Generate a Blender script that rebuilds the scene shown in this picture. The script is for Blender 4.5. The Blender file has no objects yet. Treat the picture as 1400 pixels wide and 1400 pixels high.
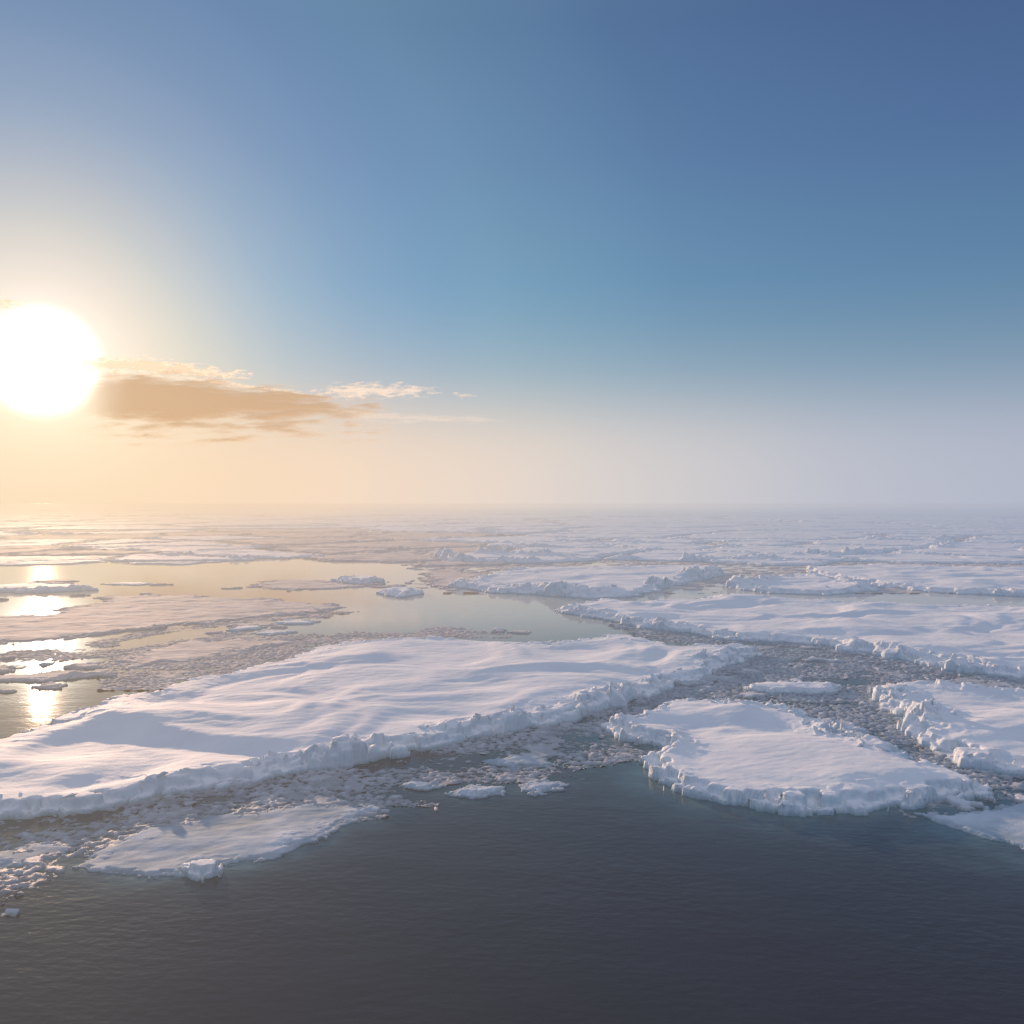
import bpy, bmesh, math, random
import numpy as np
from mathutils import Vector

random.seed(4); rng=np.random.default_rng(11)
scene=bpy.context.scene
CAM_H=10.0; FOC=1213.0; HOR=688.0

# ------------------------------------------------------------------ helpers
def G(u,v,h=0.0):
    """image pixel coordinates projected from the camera -> metres on the sea plane"""
    d=(CAM_H-h)*FOC/(v-HOR)
    return ((u-700.0)/FOC*d, d)

def _h(ix,iy,seed):
    x=(ix.astype(np.int64)*374761393+iy.astype(np.int64)*668265263+seed*1442695041)&0xffffffff
    x=((x^(x>>13))*1274126177)&0xffffffff
    x=((x^(x>>16))*2246822519)&0xffffffff
    x=x^(x>>15)
    return x.astype(np.float64)/4294967295.0
def perlin(x,y,seed=0):
    ix=np.floor(x);iy=np.floor(y);fx=x-ix;fy=y-iy
    def g(a,b):
        t=_h(ix+a,iy+b,seed)*2*np.pi
        return np.cos(t)*(fx-a)+np.sin(t)*(fy-b)
    u=fx*fx*fx*(fx*(fx*6-15)+10);v=fy*fy*fy*(fy*(fy*6-15)+10)
    a=g(0,0)*(1-u)+g(1,0)*u;b=g(0,1)*(1-u)+g(1,1)*u
    return (a*(1-v)+b*v)*1.5
def fbm(x,y,seed=0,o=4,gain=.5):
    r=0;a=1.0;f=1.0
    for i in range(o):
        r=r+a*perlin(x*f+i*17.3,y*f-i*9.1,seed+i);a*=gain;f*=2.03
    return r
def voro(x,y,seed=0):
    ix=np.floor(x);iy=np.floor(y)
    F1=np.full(x.shape,9.0);F2=np.full(x.shape,9.0)
    cx=np.zeros(x.shape);cy=np.zeros(x.shape);dx=np.zeros(x.shape);dy=np.zeros(x.shape)
    for a in(-1,0,1):
        for b in(-1,0,1):
            jx=ix+a+_h(ix+a,iy+b,seed);jy=iy+b+_h(ix+a,iy+b,seed+5)
            ex=x-jx;ey=y-jy;d=np.hypot(ex,ey)
            m=d<F1
            F2=np.where(m,F1,np.minimum(F2,d));F1=np.where(m,d,F1)
            cx=np.where(m,ix+a,cx);cy=np.where(m,iy+b,cy);dx=np.where(m,ex,dx);dy=np.where(m,ey,dy)
    return F1,F2,_h(cx,cy,seed+21),_h(cx,cy,seed+22),_h(cx,cy,seed+23),dx,dy
def sstep(a,b,x):
    t=np.clip((x-a)/(b-a),0,1);return t*t*(3-2*t)
def sdist(X,Y,P,W=None):
    n=len(P);best=np.full(X.shape,1e9);w=np.zeros(X.shape);ins=np.zeros(X.shape,bool)
    for i in range(n):
        x0,y0=P[i];x1,y1=P[(i+1)%n]
        ex=x1-x0;ey=y1-y0;L=ex*ex+ey*ey+1e-9
        t=np.clip(((X-x0)*ex+(Y-y0)*ey)/L,0,1)
        d=np.hypot(X-x0-t*ex,Y-y0-t*ey)
        m=d<best;best=np.where(m,d,best)
        if W is not None: w=np.where(m,W[i]*(1-t)+W[(i+1)%n]*t,w)
        c=((y0>Y)!=(y1>Y))&(X<(x1-x0)*(Y-y0)/(y1-y0+1e-12)+x0)
        ins^=c
    return np.where(ins,best,-best),w
def mesh_from(name,V,F,mat,smooth=True):
    me=bpy.data.meshes.new(name)
    k=F.shape[1]
    me.vertices.add(len(V));me.vertices.foreach_set('co',V.astype(np.float32).ravel())
    me.loops.add(F.size);me.loops.foreach_set('vertex_index',F.astype(np.int32).ravel())
    me.polygons.add(len(F));me.polygons.foreach_set('loop_start',np.arange(0,F.size,k,dtype=np.int32))
    me.polygons.foreach_set('use_smooth',np.full(len(F),smooth))
    me.update(calc_edges=True);me.validate()
    me.materials.append(mat)
    return me
def grid_mesh(name,X,Y,Z,keep,mat,attr=None):
    r,c=X.shape
    idx=np.arange(r*c).reshape(r,c)
    q=keep[:-1,:-1]&keep[1:,:-1]&keep[:-1,1:]&keep[1:,1:]
    F=np.stack([idx[:-1,:-1][q],idx[:-1,1:][q],idx[1:,1:][q],idx[1:,:-1][q]],1)
    used=np.unique(F);remap=np.full(r*c,-1);remap[used]=np.arange(len(used))
    V=np.stack([X.ravel()[used],Y.ravel()[used],Z.ravel()[used]],1)
    me=mesh_from(name,V,remap[F],mat)
    if attr:
        a=me.attributes.new(attr[0],'FLOAT','POINT');a.data.foreach_set('value',attr[1].ravel()[used].astype(np.float32))
    return me
def add(name,me,label=None,cat=None,group=None,kind=None,loc=(0,0,0)):
    o=bpy.data.objects.new(name,me);scene.collection.objects.link(o);o.location=loc
    if label:o['label']=label
    if cat:o['category']=cat
    if group:o['group']=group
    if kind:o['kind']=kind
    return o
def recenter(me,x,y,z=0):
    n=len(me.vertices);a=np.empty(n*3,np.float32);me.vertices.foreach_get('co',a)
    a=a.reshape(-1,3);a[:,0]-=x;a[:,1]-=y;a[:,2]-=z;me.vertices.foreach_set('co',a.ravel());me.update()

# ------------------------------------------------------------------ sun direction
S=Vector((-642/FOC,1.0,193/FOC)).normalized()
SUN_EL=math.asin(S.z);SUN_AZ=math.atan2(S.x,S.y)

def ramp(nt,stops,interp='LINEAR'):
    r=nt.nodes.new('ShaderNodeValToRGB');cr=r.color_ramp;cr.interpolation=interp
    while len(cr.elements)<len(stops):cr.elements.new(0.5)
    for e,(p,c) in zip(cr.elements,stops):
        e.position=p
        e.color=(*c,1) if hasattr(c,'__len__') else (c,c,c,1)
    return r
def math_n(nt,op,a,b=None,c=None,clamp=False):
    n=nt.nodes.new('ShaderNodeMath');n.operation=op;n.use_clamp=clamp
    for i,v in enumerate((a,b,c)):
        if v is None:continue
        if isinstance(v,(int,float)):n.inputs[i].default_value=v
        else:nt.links.new(v,n.inputs[i])
    return n.outputs[0]
def mixc(nt,f,a,b,mode='MIX'):
    n=nt.nodes.new('ShaderNodeMix');n.data_type='RGBA';n.blend_type=mode
    for s,v in((0,f),(6,a),(7,b)):
        if isinstance(v,(int,float)):n.inputs[s].default_value=v
        elif isinstance(v,tuple):n.inputs[s].default_value=(*v,1)
        else:nt.links.new(v,n.inputs[s])
    return n.outputs[2]
HAZE=[(0,(1.0,.86,.62)),(6/60,(1.0,.79,.55)),(12/60,(.96,.73,.52)),(20/60,(.90,.71,.56)),(32/60,(.74,.66,.61)),(45/60,(.56,.56,.61)),(1,(.45,.48,.59))]
def sun_angle(nt,vec):
    n=nt.nodes.new('ShaderNodeVectorMath');n.operation='NORMALIZE';nt.links.new(vec,n.inputs[0])
    d=nt.nodes.new('ShaderNodeVectorMath');d.operation='DOT_PRODUCT';nt.links.new(n.outputs[0],d.inputs[0]);d.inputs[1].default_value=S
    a=math_n(nt,'ARCCOSINE',math_n(nt,'MINIMUM',d.outputs['Value'],.999999))
    return math_n(nt,'DEGREES',a),n.outputs[0]

# ------------------------------------------------------------------ world
w=bpy.data.worlds.new('World');scene.world=w;w.use_nodes=True;nt=w.node_tree;nt.nodes.clear()
tc=nt.nodes.new('ShaderNodeTexCoord')
th,nv=sun_angle(nt,tc.outputs['Generated'])
sep=nt.nodes.new('ShaderNodeSeparateXYZ');nt.links.new(nv,sep.inputs[0])
el=math_n(nt,'DEGREES',math_n(nt,'ARCSINE',sep.outputs[2]))
el90=math_n(nt,'DIVIDE',el,90.0,clamp=True);el12=math_n(nt,'DIVIDE',el,14.0,clamp=True);th60=math_n(nt,'DIVIDE',th,60.0,clamp=True)
base=ramp(nt,[(0,(.19,.33,.43)),(8/90,(.145,.28,.41)),(13/90,(.112,.235,.395)),(21/90,(.075,.153,.325)),(28/90,(.056,.116,.270)),(36/90,(.075,.13,.26)),(52/90,(.42,.47,.60)),(1,(.62,.66,.77))])  # overhead stops raised beyond the view, added as ambient fill for the snow
nt.links.new(el90,base.inputs[0])
glow=ramp(nt,[(0,(.80,.70,.52)),(3/60,(.68,.53,.36)),(4.5/60,(.61,.45,.27)),(6/60,(.54,.405,.235)),(8/60,(.42,.345,.215)),(10.5/60,(.30,.275,.21)),(13/60,(.20,.22,.205)),(17/60,(.12,.16,.18)),(22/60,(.075,.125,.155)),(28/60,(.058,.11,.115)),(38/60,(.025,.05,.06)),(1,(0,0,0))],'CARDINAL')
nt.links.new(th60,glow.inputs[0])
hz=ramp(nt,HAZE,'CARDINAL');nt.links.new(th60,hz.inputs[0])
hw=ramp(nt,[(0,1.0),(2.5/14,.98),(4.5/14,.82),(6.5/14,.47),(8.5/14,.21),(11/14,.07),(1,0.0)],'B_SPLINE');nt.links.new(el12,hw.inputs[0])
sky=nt.nodes.new('ShaderNodeTexSky');sky.sky_type='NISHITA';sky.sun_disc=False;sky.sun_elevation=SUN_EL;sky.sun_rotation=SUN_AZ;sky.dust_density=2.0
nsk=mixc(nt,1.0,sky.outputs[0],(.07,.07,.07),'MULTIPLY')
up=mixc(nt,.05,base.outputs[0],nsk)
up=mixc(nt,1.0,up,glow.outputs[0],'ADD')
col=mixc(nt,hw.outputs[0],up,hz.outputs[0])
mr=nt.nodes.new('ShaderNodeMapRange');mr.interpolation_type='SMOOTHSTEP';nt.links.new(th,mr.inputs[0])
mr.inputs[1].default_value=3.5;mr.inputs[2].default_value=.8;mr.inputs[3].default_value=0;mr.inputs[4].default_value=2.8
h1=math_n(nt,'EXPONENT',math_n(nt,'MULTIPLY',th,-1/1.5))
core=mixc(nt,1.0,(1,.93,.8),mr.outputs[0],'MULTIPLY')
halo=mixc(nt,1.0,(1.0,.8,.55),h1,'MULTIPLY')
col=mixc(nt,1.0,col,core,'ADD');col=mixc(nt,1.0,col,halo,'ADD')
bg=nt.nodes.new('ShaderNodeBackground');nt.links.new(col,bg.inputs[0]);bg.inputs[1].default_value=1.0
wo=nt.nodes.new('ShaderNodeOutputWorld');nt.links.new(bg.outputs[0],wo.inputs[0])

sl=bpy.data.lights.new('sun','SUN');sl.energy=5.0;sl.angle=math.radians(1.0);sl.color=(1,.64,.40)
so=bpy.data.objects.new('sun',sl);scene.collection.objects.link(so);so.rotation_euler=S.to_track_quat('Z','Y').to_euler();so.location=(-50,90,60)

# ------------------------------------------------------------------ aerial haze group: haze painted over surfaces as emission, growing with distance
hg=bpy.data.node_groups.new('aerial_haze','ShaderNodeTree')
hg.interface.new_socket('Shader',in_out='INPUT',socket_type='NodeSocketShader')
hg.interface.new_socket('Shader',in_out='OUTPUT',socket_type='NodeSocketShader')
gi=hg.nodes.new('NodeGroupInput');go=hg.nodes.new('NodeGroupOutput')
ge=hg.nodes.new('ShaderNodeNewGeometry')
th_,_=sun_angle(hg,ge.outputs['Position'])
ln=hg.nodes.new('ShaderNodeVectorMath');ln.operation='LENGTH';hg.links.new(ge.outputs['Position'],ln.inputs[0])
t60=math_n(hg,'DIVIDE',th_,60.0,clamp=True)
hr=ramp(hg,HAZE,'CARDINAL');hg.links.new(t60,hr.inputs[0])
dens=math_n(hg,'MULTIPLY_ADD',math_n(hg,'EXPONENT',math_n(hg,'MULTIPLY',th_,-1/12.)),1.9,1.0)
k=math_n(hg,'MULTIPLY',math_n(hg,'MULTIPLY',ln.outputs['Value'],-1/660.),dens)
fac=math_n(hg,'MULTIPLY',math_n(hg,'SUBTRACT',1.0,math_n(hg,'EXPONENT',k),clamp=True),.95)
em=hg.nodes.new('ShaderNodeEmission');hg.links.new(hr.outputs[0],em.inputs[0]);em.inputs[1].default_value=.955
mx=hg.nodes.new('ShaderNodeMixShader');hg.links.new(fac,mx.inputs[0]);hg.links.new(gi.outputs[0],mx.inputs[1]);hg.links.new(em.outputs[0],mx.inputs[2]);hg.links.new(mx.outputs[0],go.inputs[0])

def new_mat(name):
    m=bpy.data.materials.new(name);m.use_nodes=True;nt=m.node_tree;nt.nodes.clear()
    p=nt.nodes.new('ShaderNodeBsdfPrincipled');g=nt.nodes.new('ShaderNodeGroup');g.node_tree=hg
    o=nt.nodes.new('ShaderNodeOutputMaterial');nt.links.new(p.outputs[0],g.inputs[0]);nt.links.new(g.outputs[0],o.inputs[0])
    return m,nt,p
def noise(nt,vec,scale,detail=4,rough=.5):
    n=nt.nodes.new('ShaderNodeTexNoise');n.inputs['Scale'].default_value=scale;n.inputs['Detail'].default_value=detail;n.inputs['Roughness'].default_value=rough
    nt.links.new(vec,n.inputs['Vector']);return n.outputs['Fac']
def bump(nt,h,strength,dist,prev=None):
    b=nt.nodes.new('ShaderNodeBump');nt.links.new(h,b.inputs['Height']);b.inputs['Distance'].default_value=dist
    if isinstance(strength,(int,float)):b.inputs['Strength'].default_value=strength
    else:nt.links.new(strength,b.inputs['Strength'])
    if prev:nt.links.new(prev,b.inputs['Normal'])
    return b.outputs[0]

# snow / ice
def ice_material(name,top,wall,wet,steep=(.5,.9),spec=.12,rough=.75,zr=(0,.16),bm=(.8,-.6),var=(.88,.90,.93)):
    m,nt,p=new_mat(name)
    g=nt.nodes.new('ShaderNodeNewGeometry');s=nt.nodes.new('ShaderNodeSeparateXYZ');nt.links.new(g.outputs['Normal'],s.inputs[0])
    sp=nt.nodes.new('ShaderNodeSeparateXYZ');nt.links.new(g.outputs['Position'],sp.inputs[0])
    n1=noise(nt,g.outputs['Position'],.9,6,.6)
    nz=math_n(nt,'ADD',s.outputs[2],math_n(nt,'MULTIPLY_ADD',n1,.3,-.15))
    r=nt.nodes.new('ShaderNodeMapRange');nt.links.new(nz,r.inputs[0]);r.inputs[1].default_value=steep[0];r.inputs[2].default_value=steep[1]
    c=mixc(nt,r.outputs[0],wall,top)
    v=ramp(nt,[(.35,var),(.65,(1,1,1))]);nt.links.new(noise(nt,g.outputs['Position'],.35,6,.62),v.inputs[0])
    c=mixc(nt,1.0,c,v.outputs[0],'MULTIPLY')
    zz=nt.nodes.new('ShaderNodeMapRange');nt.links.new(math_n(nt,'ADD',sp.outputs[2],math_n(nt,'MULTIPLY_ADD',n1,.16,-.08)),zz.inputs[0]);zz.inputs[1].default_value=zr[0];zz.inputs[2].default_value=zr[1]
    c=mixc(nt,zz.outputs[0],wet,c)
    nt.links.new(c,p.inputs['Base Color'])
    p.inputs['Roughness'].default_value=rough;p.inputs['Specular IOR Level'].default_value=spec
    st=math_n(nt,'MULTIPLY_ADD',r.outputs[0],bm[1],bm[0])
    b=bump(nt,noise(nt,g.outputs['Position'],2.2,7,.62),st,.2)
    nt.links.new(b,p.inputs['Normal'])
    return m
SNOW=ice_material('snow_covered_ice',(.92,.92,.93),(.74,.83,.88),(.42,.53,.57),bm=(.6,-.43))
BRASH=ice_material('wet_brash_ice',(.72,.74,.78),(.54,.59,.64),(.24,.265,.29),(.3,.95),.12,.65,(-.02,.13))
PLATE=ice_material('thin_frosted_ice',(.80,.73,.69),(.64,.62,.62),(.46,.44,.43),(.3,.95),.06,.85,(-.05,.08),(.5,-.3),(.74,.72,.73))  # pink-cream tone of the warm low light put into the base colour
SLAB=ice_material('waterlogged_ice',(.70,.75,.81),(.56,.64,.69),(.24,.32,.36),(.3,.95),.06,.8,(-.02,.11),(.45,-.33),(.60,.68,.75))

# water
WATER,nt,p=new_mat('sea_water')
g=nt.nodes.new('ShaderNodeNewGeometry')
ln=nt.nodes.new('ShaderNodeVectorMath');ln.operation='LENGTH';nt.links.new(g.outputs['Position'],ln.inputs[0])
fd=nt.nodes.new('ShaderNodeMapRange');nt.links.new(ln.outputs['Value'],fd.inputs[0]);fd.inputs[1].default_value=24;fd.inputs[2].default_value=60;fd.inputs[3].default_value=1;fd.inputs[4].default_value=.16
mp=nt.nodes.new('ShaderNodeMapping');nt.links.new(g.outputs['Position'],mp.inputs[0]);mp.inputs['Scale'].default_value=(.8,1.5,1);mp.inputs['Rotation'].default_value=(0,0,.3)
pat=ramp(nt,[(.35,.3),(.65,1.0)]);nt.links.new(noise(nt,g.outputs['Position'],.12,3,.5),pat.inputs[0])
stg=math_n(nt,'MULTIPLY',fd.outputs[0],pat.outputs[0])
b=bump(nt,noise(nt,mp.outputs[0],3.0,4,.5),math_n(nt,'MULTIPLY',stg,.36),.05)
b=bump(nt,noise(nt,mp.outputs[0],.5,3,.5),math_n(nt,'MULTIPLY',fd.outputs[0],.18),.12,b)
nt.links.new(b,p.inputs['Normal'])
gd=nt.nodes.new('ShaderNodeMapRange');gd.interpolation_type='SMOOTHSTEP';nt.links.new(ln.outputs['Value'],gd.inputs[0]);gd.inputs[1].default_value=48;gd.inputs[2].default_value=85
wc=mixc(nt,gd.outputs[0],(.036,.035,.039),(.60,.56,.50))  # far cream tone: bright sky reflection painted into the water's base colour
at=nt.nodes.new('ShaderNodeAttribute');at.attribute_name='sunken_ice'
sub=math_n(nt,'MULTIPLY',at.outputs['Fac'],math_n(nt,'MULTIPLY_ADD',noise(nt,g.outputs['Position'],.8,4,.55),1.6,-.2,clamp=True),clamp=True)
wc=mixc(nt,sub,wc,(.17,.29,.31))
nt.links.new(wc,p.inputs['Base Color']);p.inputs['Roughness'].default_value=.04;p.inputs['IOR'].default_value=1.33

# ------------------------------------------------------------------ floes
ALLP=[]
def make_floe(name,P,W,h,sp,rim,edge,drift,seed,label,cat,group,rimw=.9,cell=.8,mat=None,sink=0.0):
    P=np.array(P);mat=mat or SNOW
    x0,y0=P.min(0)-1.2-edge;x1,y1=P.max(0)+1.2+edge
    xs=np.arange(x0,x1,sp);ys=np.arange(y0,y1,sp);X,Y=np.meshgrid(xs,ys)
    sd,wr=sdist(X,Y,P,W)
    e=sd+edge*fbm(X/(5*cell),Y/(5*cell),seed,3)*.9+.35*edge*fbm(X/cell,Y/cell,seed+9,3)
    wx=X+.35*cell*perlin(X/cell*1.5,Y/cell*1.5,seed+2);wy=Y+.35*cell*perlin(X/cell*1.5,Y/cell*1.5,seed+3)
    F1,F2,r1,r2,r3,dx,dy=voro(wx/cell*.85,wy/cell*.85,seed+30)
    G1,G2,q1,q2,q3,gx,gy=voro(wx/cell*2.0,wy/cell*2.0,seed+60)
    e=e+(r1-.5)*.7*cell+(q1-.5)*.2*cell
    ww=.5*cell*(.4+1.5*r3+.4*q3)
    hh=h*(1+.12*fbm(X/9,Y/9,seed+4,2))
    lowf=fbm(X/(7*cell),Y/(7*cell),seed+7,3)
    sh=sstep(-.1*cell,.10*cell,e)*hh*(.12+.5*r2*r1+.3*q2*sstep(0,.12,G2-G1))
    z=-.45+(hh+.45)*sstep(0,1,(e-.3*cell-.4*cell*np.clip(lowf,-.3,.6))/ww)
    z=np.maximum(z,-.45+(sh+.45)*sstep(-.12*cell,.1*cell,e))
    mod=np.clip(.34+1.1*lowf,0.0,1.0)*wr
    rm=np.exp(-((e-rimw*.8)/rimw)**2)*mod
    b1=sstep(.0,.09,F2-F1);b2=sstep(.0,.14,G2-G1)
    blk=(r2*.55+((r3-.5)*dx+(r1-.5)*dy)*1.2)*b1+(q2*.16+((q3-.5)*gx+(q1-.5)*gy)*.3)*b2+.05*fbm(X/cell*2.5,Y/cell*2.5,seed+77,2)
    z=z+np.minimum(rim*rm*(.12+np.maximum(blk,-.1)),rim*.8)
    sn=sstep(.6*cell,3.6*cell,e)
    ca,sa=math.cos(.35),math.sin(.35)
    U=(X*ca+Y*sa);V=(-X*sa+Y*ca)
    wv=fbm(U/8+.7*perlin(X/7,Y/7,seed+80),V/6.5+.7*perlin(X/8,Y/8,seed+82),seed+81,3,.36)
    rid=1-np.abs(fbm(U/12,V/9,seed+90,2,.4))*1.8
    z=z+sn*drift*(wv*.9+.25*rid)
    z=z+sn*.012*fbm(U/1.2,V/.5,seed+95,2)
    if sink: z=z+sink*sstep(-.3,.3,e)*(fbm(X/2.6,Y/1.8,seed+97,4,.42)-.15)
    keep=e>-.75*cell
    if sp<.2:
        k=sstep(.1,.5,hh)*(1-sn)*cell
        X2=X+k*.08*perlin(X/cell*1.7+z*2.2/cell,Y/cell*1.7-z*2.6/cell,seed+51)
        Y2=Y+k*.08*perlin(X/cell*1.7-z*2.4/cell,Y/cell*1.7+z*2.1/cell,seed+52)
    else: X2,Y2=X,Y
    me=grid_mesh(name,X2,Y2,z,keep,mat)
    c=P.mean(0);recenter(me,c[0],c[1])
    o=add(name,me,label,cat,group,loc=(c[0],c[1],0))
    ALLP.append(P)
    return o,(x0,y0,sp,z,e),P
def outline(pts):
    P=[];W=[]
    for q in pts:
        P.append(G(*q[:3]));W.append(q[3] if len(q)==4 else (1.0 if len(q)==2 else .3))
    return P,W
GR='drifting ice floes'
near={}
def floe(key,pts,h=1.0,sp=.1,rim=.8,edge=.5,drift=.3,seed=1,label='',name='ice_floe',cat='ice floe',**k):
    P,W=outline(pts);near[key]=make_floe(name,P,W,h,sp,rim,edge,drift,seed,label,cat,GR if name=='ice_floe' else 'broken ice pieces',**k)

floe('A',[(-300,1190),(-120,1150),(0,1126),(60,1117),(150,1107),(230,1094),(300,1080),(380,1067),(470,1051),(560,1030),(640,1012),(720,999),(800,980),(870,958),(930,940),(990,915),(1045,898),
 (1040,886,.4),(1000,880,.5),(930,879,.6),(860,862,.7),(800,866,.7),(740,876,.6),(640,868,.7),(560,866,.7),(480,872,.7),(420,880,.7),(370,898,.6),(300,913,.6),(240,928,.6),(160,945,.6),(100,965,.6),(40,985,.6),(0,1000,.6),(-200,1050,.6),(-330,1120,.6)],
 h=.48,sp=.07,rim=.85,edge=.5,drift=.38,seed=3,label='huge flat snow-covered ice floe with wind-carved drifts and a crumbling rim',cell=.85,rimw=.8)
floe('B',[(822,995),(840,1012),(890,1020),(918,1032),(880,1045),(890,1068),(930,1085),(1000,1105),(1080,1117),(1200,1110),(1300,1100),(1358,1090),
 (1345,1066,.4,1.2),(1290,1042,.5,1.6),(1230,1022,.5,1.8),(1180,1006,.5,1.8),(1135,987,.5,1.8),(1100,973,.5,1.6),(1040,960,.5,1.0),(960,948,.6),(900,956,.6),(850,976,.5)],
 h=.46,sp=.06,rim=.5,edge=.3,drift=.34,seed=12,label='wedge-shaped snowy ice floe with undercut edge beside open dark water',cell=.65,rimw=.6)
floe('C',[(1200,950),(1205,968),(1245,985),(1240,998),(1270,1022),(1320,1050),(1400,1062),(1520,1078),(1560,960,.5),(1480,945,.5),(1400,937,.5),(1330,934,.5),(1260,928,.5),(1210,931,.5)],
 h=.42,sp=.08,rim=.9,edge=.4,drift=.32,seed=23,label='snowy ice floe with jumbled ridge of tilted slabs along its edge',cell=.9,rimw=1.0)
floe('D',[(757,836),(820,848),(880,860),(930,865),(1000,876),(1100,882),(1200,897),(1300,916),(1400,930),(1620,955),(1650,837,.6),(1400,826,.6),(1300,824,.6),(1200,820,.6),(1100,817,.6),(1000,808,.6),(950,814,.6),(870,820,.6),(830,815,.6),(790,823,.5)],
 h=.48,sp=.12,rim=.8,edge=.7,drift=.4,seed=34,label='broad snow-covered ice floe bordered by a slush-filled channel',cell=1.1,rimw=1.0)
floe('S',[(1020,970),(1050,982),(1100,995),(1150,1010),(1180,1008),(1155,992,.2),(1110,977,.2),(1060,965,.2),(1035,961,.2)],
 h=.22,sp=.07,rim=.9,edge=.3,drift=.1,seed=36,label='heap of jumbled snowy slabs pushed up in the slush',cell=.7,rimw=1.2)
floe('E',[(615,803),(680,812),(730,814),(800,820),(870,816),(930,801),(985,788),(980,772,.7),(900,769,.7),(850,773,.7),(760,772,.7),(690,776,.7),(650,786,.7)],
 h=.55,sp=.18,rim=1.5,edge=.8,drift=.25,seed=45,label='snowy ice floe with pressure ridge at its pointed end',cell=1.4,rimw=1.8)
floe('F',[(985,803),(1050,812),(1130,814),(1200,808),(1190,791,.7),(1120,783,.7),(1040,784,.7)],
 h=.5,sp=.18,rim=1.5,edge=.8,drift=.25,seed=51,label='small ice floe covered in jumbled ridge blocks',cell=1.5,rimw=2.2)
floe('H',[(1100,782),(1200,803),(1300,812),(1400,817),(1650,822),(1700,776,.7),(1400,773,.7),(1200,769,.7),(1100,772,.7)],
 h=.5,sp=.22,rim=.9,edge=1,drift=.3,seed=56,label='wide snow-covered ice floe with low ridges',cell=1.4)
LT='thin flat grey-peach ice sheet crusted with frost in sunlit water'
floe('I',[(-260,893),(0,880),(60,877),(150,869),(240,856),(350,846),(440,839),(468,831),(400,820,.1),(300,815,.1),(200,812,.1),(140,816,.1),(100,830,.1),(60,840,.1),(0,843,.1),(-260,846,.1)],h=.11,sp=.13,rim=.25,edge=1.6,drift=.05,seed=61,label=LT,cell=.8,mat=PLATE,sink=.055)
floe('J',[(-120,812),(0,811),(60,812),(128,808),(130,799,.5),(60,794,.5),(0,797,.5),(-120,797,.5)],h=.35,sp=.25,rim=.7,edge=.7,drift=.2,seed=66,label='small ridged ice floe catching the low sun',cell=1.0)
floe('K',[(-80,938),(0,934),(70,932),(150,925),(148,914,.2),(70,914,.2),(0,921,.2),(-80,924,.2)],h=.13,sp=.1,rim=.3,edge=.5,drift=.05,seed=71,label='thin ice plate drifting in gold reflections',cell=.5,mat=PLATE)
floe('L',[(1012,942),(1060,950),(1140,951),(1152,942),(1130,931,.3),(1060,929,.3),(1020,934,.3)],h=.28,sp=.08,rim=.15,edge=.2,drift=.1,seed=75,label='flat snowy ice slab afloat in the slush channel',cell=.4)
floe('M',[(100,1188),(150,1199),(200,1203),(250,1201),(330,1186),(390,1170),(440,1150),(474,1130),(532,1105),(510,1094,.1),(420,1096,.1),(300,1110,.1),(190,1132,.1),(130,1160,.1)],h=.06,sp=.05,rim=.05,edge=.15,drift=.02,seed=81,label='thin waterlogged ice plate at the edge of open water',cell=.3,mat=SLAB,sink=.045)
floe('M2',[(-150,1218),(0,1196),(70,1180),(120,1155),(60,1150,.1),(0,1158,.1),(-150,1175,.1)],h=.05,sp=.05,rim=.04,edge=.3,drift=.02,seed=83,label='thin waterlogged ice plate among slush',cell=.3,mat=SLAB,sink=.05)
floe('N',[(608,1088),(645,1096),(690,1090),(692,1074,.1),(640,1070,.1)],h=.08,sp=.05,rim=.12,edge=.2,drift=.04,seed=84,label='small thin ice plate afloat on dark water',cell=.3,mat=SLAB,sink=.02)
floe('O',[(705,1083),(735,1088),(772,1082),(776,1070,.1),(745,1062,.1),(712,1070,.1)],h=.08,sp=.05,rim=.12,edge=.2,drift=.04,seed=87,label='small thin ice plate afloat on dark water',cell=.3,mat=SLAB,sink=.02)
floe('Q',[(660,1045),(700,1054),(760,1048),(750,1034,.1),(700,1030,.1)],h=.08,sp=.05,rim=.12,edge=.2,drift=.04,seed=91,label='small thin ice plate among brash ice',cell=.3,mat=SLAB,sink=.03)
floe('Q2',[(540,1078),(575,1084),(610,1076),(600,1066,.1),(560,1066,.1)],h=.07,sp=.05,rim=.1,edge=.2,drift=.04,seed=92,label='small thin ice plate among brash ice',cell=.3,mat=SLAB,sink=.04)
floe('R',[(1245,1112),(1300,1134),(1350,1150),(1400,1165),(1520,1184),(1540,1100,.2),(1400,1088,.2),(1350,1102,.2),(1290,1108,.2)],h=.10,sp=.06,rim=.03,edge=.2,drift=.03,seed=94,label='low flat snowy ice plate meeting dark open water',cell=.3,mat=SLAB,sink=.035)
floe('T',[(515,812),(545,818),(578,813),(570,804,.3),(535,802,.3)],h=.35,sp=.12,rim=.5,edge=.3,drift=.05,seed=97,label='lumpy grey ice piece in still water',cell=.8,name='ice_block',cat='ice block')
floe('U',[(455,796),(490,800),(528,796),(515,787,.4),(480,785,.4)],h=.4,sp=.15,rim=.6,edge=.4,drift=.05,seed=99,label='lumpy grey ice piece in still water',cell=.9,name='ice_block',cat='ice block')
floe('V',[(246,1203),(268,1210),(300,1200),(302,1186),(275,1178,.2),(250,1180,.2)],h=.3,sp=.04,rim=.05,edge=.05,drift=.03,seed=103,label='chunky white ice lump on a thin ice plate',cell=.28,rimw=.3,name='ice_block',cat='ice block')
floe('W',[(340,803),(400,808),(450,806),(500,802),(450,794,.1),(400,791,.1),(360,794,.1)],h=.10,sp=.16,rim=.2,edge=1.2,drift=.05,seed=107,label=LT,cell=.9,mat=PLATE,sink=.04)
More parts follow.
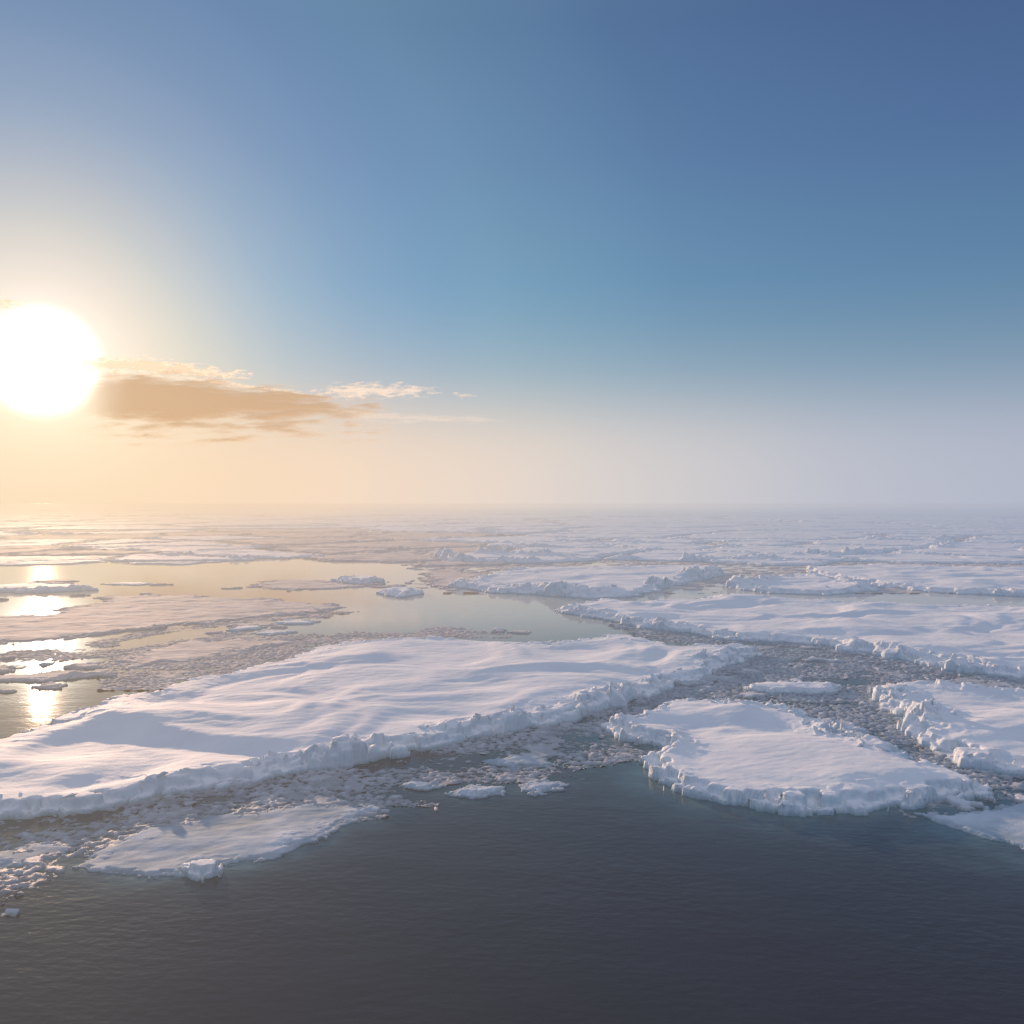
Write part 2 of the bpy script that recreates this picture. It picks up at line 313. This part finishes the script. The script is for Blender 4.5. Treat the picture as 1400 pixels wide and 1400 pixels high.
floe('X',[(585,800),(610,806),(650,798),(660,785,.2),(620,775,.2),(580,782,.2)],h=.15,sp=.2,rim=.4,edge=1.4,drift=.05,seed=109,label=LT,cell=1,mat=PLATE)
floe('Z',[(235,908),(300,900),(350,888),(400,878),(330,872,.1),(260,876,.1),(190,888,.1),(160,903,.1),(180,912,.1)],h=.08,sp=.1,rim=.2,edge=.9,drift=.05,seed=117,label=LT,cell=.5,mat=PLATE,sink=.04)
# small thin plates scattered over the sunlit leads
BIGP=list(ALLP);zones=[(np.array([G(*q) for q in pl]),n) for pl,n in (
 ([(-80,842),(60,838),(110,826),(150,813),(0,813),(-80,815)],5),([(-60,985),(60,965),(130,945),(150,905),(0,900),(-80,905)],9),
 ([(0,797),(130,800),(250,808),(330,806),(340,800),(150,795),(0,790)],5),([(250,868),(380,868),(470,858),(420,848),(350,852)],6),
 ([(520,783),(600,812),(500,818),(480,803)],3),([(600,864),(740,872),(700,862),(620,860)],3))]
for zi,(Z,n) in enumerate(zones):
    c=0
    for t in range(400):
        if c>=n:break
        x=rng.uniform(Z[:,0].min(),Z[:,0].max());y=rng.uniform(Z[:,1].min(),Z[:,1].max())
        pt=(np.array([x]),np.array([y]))
        if sdist(*pt,Z)[0][0]<0 or max(sdist(*pt,B)[0][0] for B in BIGP)>-.4: continue
        s=rng.uniform(.5,1.7)*y/70.;k=8;a0=rng.uniform(0,6)
        P=[(x+s*1.5*rng.uniform(.5,1.1)*math.cos(a0+i*6.283/k),y+s*rng.uniform(.5,1.1)*math.sin(a0+i*6.283/k)) for i in range(k)]
        make_floe('ice_floe',P,[.6]*k,rng.uniform(.08,.18),max(.09,y/700.),.25,.3*s,.02,1500+zi*40+c,'small frosted ice plate adrift in gold-lit water','ice floe',GR,rimw=.4,cell=.35*s,mat=PLATE if rng.random()<.7 else SNOW)
        ALLP.pop();BIGP.append(np.array(P));c+=1

# ------------------------------------------------------------------ water sheet (one sheet to the horizon)
xs=np.concatenate([[-30000,-3000,-300],np.arange(-36,37,.4),[300,3000,30000]]);ys=np.concatenate([[-200,0],np.arange(18,60,.4),[200,3000,30000]])
X,Y=np.meshgrid(xs,ys)
sub=np.zeros(X.shape)
for key,s,amp in (('B',1.3,.95),('R',1.5,.9),('M',.6,.85),('M2',.6,.6),('A',.4,.35),('N',.5,.4),('O',.5,.4)):
    sub=np.maximum(sub,amp*np.exp(np.minimum(sdist(X,Y,near[key][2])[0],0)/s))
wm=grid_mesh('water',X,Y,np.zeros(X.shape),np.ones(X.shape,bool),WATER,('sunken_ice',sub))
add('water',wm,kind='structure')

# ------------------------------------------------------------------ far pack: voronoi floes
pools=[[G(*q) for q in pl] for pl in (
 [(-200,800),(0,796),(130,806),(250,808),(400,800),(470,792),(550,783),(520,772),(300,774),(100,776),(0,778),(-200,780)],
 [(230,872),(380,872),(560,868),(740,872),(850,866),(800,838),(700,818),(600,812),(560,815),(480,835),(350,850)],
 [(-260,846),(0,843),(100,830),(150,812),(-260,812)],
 [(440,800),(580,822),(640,810),(580,792),(500,785)])]
def inside(P,pt):
    s,_=sdist(np.array([pt[0]]),np.array([pt[1]]),P);return s[0]
blockers=ALLP+[np.array(p) for p in pools]
seeds=[];y=98.0
while y<1400:
    s=y*.12 if y>150 else 18
    x=-(.72*y+20)+random.random()*s
    while x<.72*y+20:
        seeds.append((x+random.uniform(-.48,.48)*s,y+random.uniform(-.5,.5)*s*.9,s));x+=s*random.uniform(.8,2.2)
    y+=s*.85
dummy=[];real=[]
for sx,sy,s in seeds:
    if max(inside(B,(sx,sy)) for B in blockers)>-s*.25: dummy.append((sx,sy))
    else: real.append((sx,sy,s))
for B in blockers:
    B=np.array(B)
    if B[:,1].max()<88: continue
    n=len(B)
    for i in range(n):
        a=B[i];b2=B[(i+1)%n];L=np.hypot(*(b2-a));m=max(1,int(L/9))
        for j in range(m):
            q=a+(b2-a)*j/m;c=B.mean(0);dummy.append(tuple(q+(c-q)*.03))
pts=[(a,b) for a,b,_ in real]+dummy;PT=np.array(pts)
def clip(poly,nx,ny,c):
    out=[];n=len(poly)
    for i in range(n):
        a=poly[i];b=poly[(i+1)%n];da=a[0]*nx+a[1]*ny-c;db=b[0]*nx+b[1]*ny-c
        if da<=0:out.append(a)
        if (da<0<db) or (db<0<da):
            t=da/(da-db);out.append((a[0]+(b[0]-a[0])*t,a[1]+(b[1]-a[1])*t))
    return out
cnt=0
real.sort(key=lambda q:q[1])
for i,(sx,sy,s) in enumerate(real):
    gap=s*random.choice([.01,.02,.03,.05,.10])
    poly=[(sx-1.6*s,sy-1.2*s),(sx+1.6*s,sy-1.2*s),(sx+1.6*s,sy+1.2*s),(sx-1.6*s,sy+1.2*s)]
    dd=np.hypot(PT[:,0]-sx,PT[:,1]-sy);o=np.argsort(dd)[1:28]
    for j in o:
        qx,qy=PT[j];L=dd[j]
        if L<.5: continue
        nx,ny=(qx-sx)/L,(qy-sy)/L
        poly=clip(poly,nx,ny,nx*(sx+qx)/2+ny*(sy+qy)/2-gap)
        if len(poly)<3:break
    if len(poly)<3: continue
    P=np.array(poly)
    if np.ptp(P[:,0])<3 or np.ptp(P[:,1])<2.5: continue
    cell=max(1.1,sy/130.)
    if cnt>=235:break
    W=[random.choice([.1,.3,.8,1.3]) for _ in P]
    lf=sx<-.05*sy and sy<330
    make_floe('ice_floe',P,W,random.uniform(.3,.55) if not lf else random.uniform(.12,.3),max(.25,sy/480.),random.choice([.4,.6,1.0,1.8])*(.6 if (lf or sy>260) else 1),.07*s,.2,200+i,'snow-covered ice floe with rough ridged edges in hazy pack ice','ice floe',GR,rimw=cell*random.uniform(.7,1.6),cell=cell,mat=PLATE if (lf and random.random()<.65) else SNOW)
    ALLP.pop();cnt+=1
ylast=sy
print('far floes',cnt,'last y',sy)

# distant unbroken pack (polar sheet)
ra=min(ylast*1.03,1250)*np.power(14.0,np.linspace(0,1,260));an=np.linspace(-.95,.95,700)
RR,AA=np.meshgrid(ra,an,indexing='ij');X=RR*np.sin(AA);Y=RR*np.cos(AA)
F1,F2,r1,r2,r3,dx,dy=voro(X/70+.3*perlin(X/60,Y/60,3),Y/60,31)
z=.3+.5*np.clip(fbm(X/40,Y/30,7,4,.6),-.4,2)
z=z-.8*sstep(.10,.02,F2-F1)+.8*sstep(.22,.12,F2-F1)*sstep(.08,.14,F2-F1)*np.clip(fbm(X/20,Y/20,19,3)+.3,0,1)
add('pack_ice',grid_mesh('pack_ice',X,Y,z,np.ones(X.shape,bool),SNOW),kind='stuff')

# ------------------------------------------------------------------ brash ice
def brash(polys,sp,cells,seed,dens=.5,excl=(),film=.10):
    P=np.concatenate([np.array(p) for p in polys]);x0,y0=P.min(0);x1,y1=P.max(0)
    xs=np.arange(x0,x1,sp);ys=np.arange(y0,y1,sp);X,Y=np.meshgrid(xs,ys)
    sd=np.full(X.shape,-1e9)
    for p in polys: sd=np.maximum(sd,sdist(X,Y,p)[0])
    sd=sd+fbm(X/2.5,Y/2.5,seed,3)*1.1
    keep=sd>-.8
    for B in excl:
        keep&=~(sdist(X,Y,B)[0]>.6)
    d=dens+.6*fbm(X/4.5,Y/3.0,seed+1,4)+np.clip(sd*.35,-1.2,.0)
    z=np.full(X.shape,-.12)
    z=np.maximum(z,-.07+film*np.clip(d*1.5,0,1)*(.85+.65*fbm(X/.28,Y/.28,seed+5,5,.6)))
    big=.45+.9*fbm(X/3,Y/3,seed+15,2)
    for i,(c,a,pr) in enumerate(cells):
        wx=X+.4*c*fbm(X/c,Y/c,seed+3,2);wy=Y+.4*c*fbm(X/c+9,Y/c,seed+4,2)
        F1,F2,r1,r2,r3,dx,dy=voro(wx/c,wy/c,seed+40+i*7)
        on=r1<d*(pr if c<.3 else pr*big)
        top=a*(.15+.9*r2*r2)+((r3-.5)*dx+(r1-.5)*dy)*a*.9
        pz=-.1+(top+.1)*sstep(.03,.16,F2-F1)
        z=np.where(on,np.maximum(z,pz),z)
    return X,Y,z,keep&(z>-.119),
def gp(l): return [G(*q) for q in l]
front=[gp([(-200,1270),(0,1222),(60,1208),(110,1182),(250,1170),(330,1160),(440,1130),(480,1108),(530,1092),(600,1078),(690,1066),(770,1052),(840,1038),(875,1034),(870,1000),(905,955),(990,905),(900,920),(600,1000),(300,1060),(0,1100),(-200,1130)])]
chan=[gp([(835,1000),(870,1010),(960,1000),(1100,1000),(1250,1060),(1330,1090),(1200,1104),(1290,1112),(1400,1120),(1560,1120),(1560,930),(1300,895),(1100,872),(900,855),(830,850),(900,880),(1040,890),(960,925)])]
left=[gp([(130,922),(160,893),(230,878),(330,866),(410,870),(560,866),(600,858),(700,870),(500,885),(330,925),(180,945)]),
      gp([(-260,915),(-100,903),(60,890),(160,876),(230,862),(150,875),(140,898),(40,908),(-100,920)]),
      gp([(230,862),(350,850),(450,842),(480,836),(440,838),(350,845)])]
bx=[]
for k,(polys,sp,cells,sd_,dens,film,bm_) in enumerate([(front,.055,[(.14,.04,.35),(.32,.065,.4),(.85,.07,.3),(2.0,.05,.22)],500,.60,.10,BRASH),(chan,.075,[(.18,.06,.35),(.42,.10,.36),(1.2,.15,.3),(2.6,.07,.28)],520,.68,.11,BRASH),(left,.11,[(.3,.03,.4),(.6,.04,.4),(1.5,.05,.4)],540,.66,.11,PLATE)]):
    X,Y,z,keep=brash(polys,sp,cells,sd_,dens,ALLP,film)
    add('brash_ice',grid_mesh('brash_ice',X,Y,z,keep,bm_),kind='stuff')
    bx.append((X,Y,keep&(z>-.02)))
# mid / far brash between floes
midreg=gp([(-1100,768),(-200,770),(0,768),(300,764),(530,762),(620,785),(590,800),(640,815),(760,828),(1000,800),(1500,830),(2000,800),(2600,700.5),(-1300,700.5)])
ys=98*np.power(11.0,np.linspace(0,1,900));us=np.linspace(-.74,.74,1500)
YY,UU=np.meshgrid(ys,us,indexing='ij');XX=UU*YY
sdm=sdist(XX,YY,midreg)[0]
for pl in pools: sdm=np.minimum(sdm,-sdist(XX,YY,pl)[0])
F1,F2,r1,r2,r3,dx,dy=voro(XX/1.8,YY/1.8,900)
d=.66+.5*fbm(XX/25,YY/25,901,4)+np.clip(sdm*.1,-1,0)
z=np.where(r1<d,-.1+(.1+.15*r2+.1*(r3-.5)*dx)*sstep(.05,.25,F2-F1),-.12)
z=np.maximum(z,-.08+.16*np.clip(d,0,1)*(.6+.8*fbm(XX/3,YY/3,903,3)))
add('brash_ice',grid_mesh('brash_ice',XX,YY,z,(sdm>-4)&(z>-.119),PLATE),kind='stuff')

# loose angular chunks (uncountable crumbs)
def hull(seed,n=11,flat=.6):
    r=random.Random(seed);bm=bmesh.new()
    for i in range(n):
        v=Vector((r.gauss(0,1),r.gauss(0,1),r.gauss(0,1))).normalized()*r.uniform(.75,1)
        bm.verts.new((v.x*.5,v.y*.5*r.uniform(.7,1),v.z*.5*flat))
    res=bmesh.ops.convex_hull(bm,input=bm.verts)
    bmesh.ops.delete(bm,geom=[g for g in res['geom_interior'] if isinstance(g,bmesh.types.BMVert)],context='VERTS')
    bmesh.ops.triangulate(bm,faces=bm.faces)
    bm.verts.ensure_lookup_table()
    for i,v in enumerate(bm.verts):v.index=i
    V=np.array([v.co[:] for v in bm.verts]);F=np.array([[v.index for v in f.verts] for f in bm.faces]);bm.free()
    return V,F
hulls=[hull(i) for i in range(10)]
def scatter(name,P,sz,mat):
    Vs=[];Fs=[];o=0
    for (x,y),s in zip(P,sz):
        V,F=hulls[rng.integers(10)];a=rng.uniform(0,6.28);t=rng.normal(0,.25);c,s_=math.cos(a),math.sin(a)
        v=V*np.array([1,.75,.6])*s
        v=np.stack([v[:,0],v[:,1]*math.cos(t)-v[:,2]*math.sin(t),v[:,1]*math.sin(t)+v[:,2]*math.cos(t)],1)
        v=np.stack([v[:,0]*c-v[:,1]*s_+x,v[:,0]*s_+v[:,1]*c+y,v[:,2]+s*.04],1)
        Vs.append(v);Fs.append(F+o);o+=len(v)
    me=mesh_from(name,np.concatenate(Vs),np.concatenate(Fs),mat,False)
    add(name,me,kind='stuff')
for (X,Y,m),n,lo,mt in zip(bx,(5000,6000,300),(.055,.08,.14),(BRASH,BRASH,PLATE)):
    xi=X[m];yi=Y[m];k=rng.integers(0,len(xi),n);sz=lo*np.exp(rng.normal(0.1,.7,n))
    scatter('ice_crumbs',np.stack([xi[k],yi[k]],1),np.clip(sz,.04,.7),mt)

# individual tilted blocks resting on rims
def block_mesh(seed):
    V,F=hull(100+seed,9,.75)
    me=mesh_from('ice_block',V,F,SNOW,False)
    bm=bmesh.new();bm.from_mesh(me)
    bmesh.ops.dissolve_limit(bm,angle_limit=.25,verts=bm.verts,edges=bm.edges)
    bmesh.ops.bevel(bm,geom=bm.edges[:],offset=.03,segments=2,affect='EDGES')
    bm.to_mesh(me);bm.free();return me
bms=[block_mesh(i) for i in range(8)]
def put_blocks(key,n,lo,hi,emax,zmin=.3,back=None):
    x0,y0,sp,z,e=near[key][1]
    m=(e>.15)&(e<emax)&(z>zmin)
    yy=np.arange(z.shape[0])[:,None]*sp+y0;xx=np.arange(z.shape[1])[None,:]*sp+x0
    if key=='A': m&=(yy<29+ (xx+20)*.85)&(yy>0)
    if back is not None: m&=(xx>back)&(yy>33)
    iy,ix=np.nonzero(m);k=rng.integers(0,len(iy),n)
    for q in k:
        s=rng.uniform(lo,hi);x=x0+ix[q]*sp;y=y0+iy[q]*sp
        o=add('ice_block',bms[rng.integers(8)],'angular snow-dusted ice block wedged on the floe rim','ice block','broken ice pieces',loc=(x,y,z[iy[q],ix[q]]+s*.03))
        o.rotation_euler=(rng.normal(0,.45),rng.normal(0,.45),rng.uniform(0,6.28));o.scale=(s,s*rng.uniform(.5,1),s*rng.uniform(.25,.6))
put_blocks('A',80,.25,.9,1.2);put_blocks('C',28,.3,1.0,2.0);put_blocks('D',36,.3,1.0,1.5);put_blocks('B',8,.2,.5,.8);put_blocks('B',24,.35,.95,1.3,.3,8.5);put_blocks('S',18,.3,.9,2.5,.1)
put_blocks('E',14,.6,1.4,4);put_blocks('F',14,.6,1.4,4)

# ------------------------------------------------------------------ clouds (real sheets 6 km away)
def cloud_mat(name,dark,thin,tmix,emix,ecol,alpha):
    CM=bpy.data.materials.new(name);CM.use_nodes=True;nt=CM.node_tree;nt.nodes.clear()
    at=nt.nodes.new('ShaderNodeAttribute');at.attribute_name='puff'
    dfu=nt.nodes.new('ShaderNodeBsdfDiffuse');dfu.inputs[0].default_value=(*dark,1)
    trn=nt.nodes.new('ShaderNodeBsdfTranslucent');trn.inputs[0].default_value=(*thin,1)
    m1=nt.nodes.new('ShaderNodeMixShader');tr=ramp(nt,tmix);nt.links.new(at.outputs['Fac'],tr.inputs[0]);nt.links.new(tr.outputs[0],m1.inputs[0]);nt.links.new(dfu.outputs[0],m1.inputs[1]);nt.links.new(trn.outputs[0],m1.inputs[2])
    em=nt.nodes.new('ShaderNodeEmission');em.inputs[0].default_value=(*ecol,1)  # haze and golden sunlight painted in as the cloud's own glow
    m2=nt.nodes.new('ShaderNodeMixShader');m2.inputs[0].default_value=emix;nt.links.new(m1.outputs[0],m2.inputs[1]);nt.links.new(em.outputs[0],m2.inputs[2])
    tp=nt.nodes.new('ShaderNodeBsdfTransparent');m3=nt.nodes.new('ShaderNodeMixShader')
    ar=ramp(nt,alpha);nt.links.new(at.outputs['Fac'],ar.inputs[0])
    nt.links.new(ar.outputs[0],m3.inputs[0]);nt.links.new(tp.outputs[0],m3.inputs[1]);nt.links.new(m2.outputs[0],m3.inputs[2])
    o=nt.nodes.new('ShaderNodeOutputMaterial');nt.links.new(m3.outputs[0],o.inputs[0]);return CM
BANK=cloud_mat('shaded_cloud',(.66,.42,.25),(.95,.82,.6),[(0,.9),(.3,.5),(.75,.08)],.62,(.80,.50,.27),[(0,0.0),(.25,.10),(.6,.5),(1,.84)])
WISP=cloud_mat('sunlit_cloud',(.7,.55,.4),(1,.94,.84),[(0,.95),(.6,.9),(1,.3)],.35,(1,.74,.48),[(0,0.0),(.5,.5),(1,.85)])
def cloud(outl,label,seed,soft,dmax=1.0,sxy=(160,45),D=6000.,amp=.6,fade=0,softlow=1.0,mat=None,base=.55):
    kx=D/FOC
    P=np.array([((u-700)*kx,10+(HOR-v)*kx) for u,v in outl])
    x0,y0=P.min(0)-soft*2.5;x1,y1=P.max(0)+soft*2
    X,Z=np.meshgrid(np.arange(x0,x1,4),np.arange(y0,y1,3))
    sd,_=sdist(X,Z,P);zc=P[:,1].mean()
    wl=sstep(zc+60,zc-60,Z)
    sf=np.where(sd<0,soft*(1+(softlow-1)*wl),soft)
    dn=base+.5*sd/sf+amp*fbm(X/sxy[0],Z/sxy[1],seed,6,.52)*np.clip(1.3-.5*np.abs(sd)/sf,.25,1)
    dn=sstep(0,1.3,dn)*dmax
    if fade: dn=dn*sstep(P[:,0].min()-60,P[:,0].min()+fade,X)
    me=grid_mesh('cloud',X,np.full(X.shape,D)-60*dn,Z,dn>0.004,mat or WISP,('puff',dn))
    c=P.mean(0);recenter(me,c[0],D,c[1])
    add('cloud',me,label,'cloud','low clouds beside the sun',loc=(c[0],D,c[1]))
cloud([(88,518),(200,514),(260,519),(330,529),(400,539),(450,549),(510,562),(460,569),(400,574),(300,580),(200,580),(88,572)],'long golden-tan cloud bank with soft melting edge',700,62,1,(340,50),amp=.5,fade=520,softlow=3.2,mat=BANK,base=.66)
cloud([(105,492),(180,490),(240,496),(290,505),(345,512),(330,518),(250,514),(190,510),(105,508)],'thin ragged gold-rimmed cloud streak',720,24,.85,(90,20),amp=.75,fade=60,base=.45)
cloud([(200,512),(260,516),(330,525),(400,535),(450,545),(400,540),(330,531),(260,521)],'thin bright rim along the top of the cloud bank',733,14,.6,(70,16),amp=.6,base=.4)
cloud([(425,536),(480,524),(560,527),(604,534),(560,542),(480,545)],'small wispy peach cloud',741,26,.42,(90,20),amp=.9,base=.4)
cloud([(622,538),(650,541),(630,543)],'tiny wisp of cloud',760,14,.4,(60,18))
cloud([(450,561),(560,567),(690,574),(600,577),(500,574)],'faint streak of thin cloud above fog',770,20,.15,(160,20))
cloud([(-60,412),(0,410),(38,416),(20,421),(-60,424)],'bright shred of cloud crossing the sun glow',780,20,.9,(90,20),base=.5)

# ------------------------------------------------------------------ camera
cd=bpy.data.cameras.new('camera');cd.sensor_width=36;cd.lens=18/(700/FOC);cd.clip_end=60000;cd.clip_start=.1
co=bpy.data.objects.new('camera',cd);scene.collection.objects.link(co);co.location=(0,0,CAM_H)
co.rotation_euler=(math.radians(90)-math.atan(12/FOC),0,0)
scene.camera=co
scene.view_settings.view_transform='Standard';scene.view_settings.look='None';scene.view_settings.exposure=0
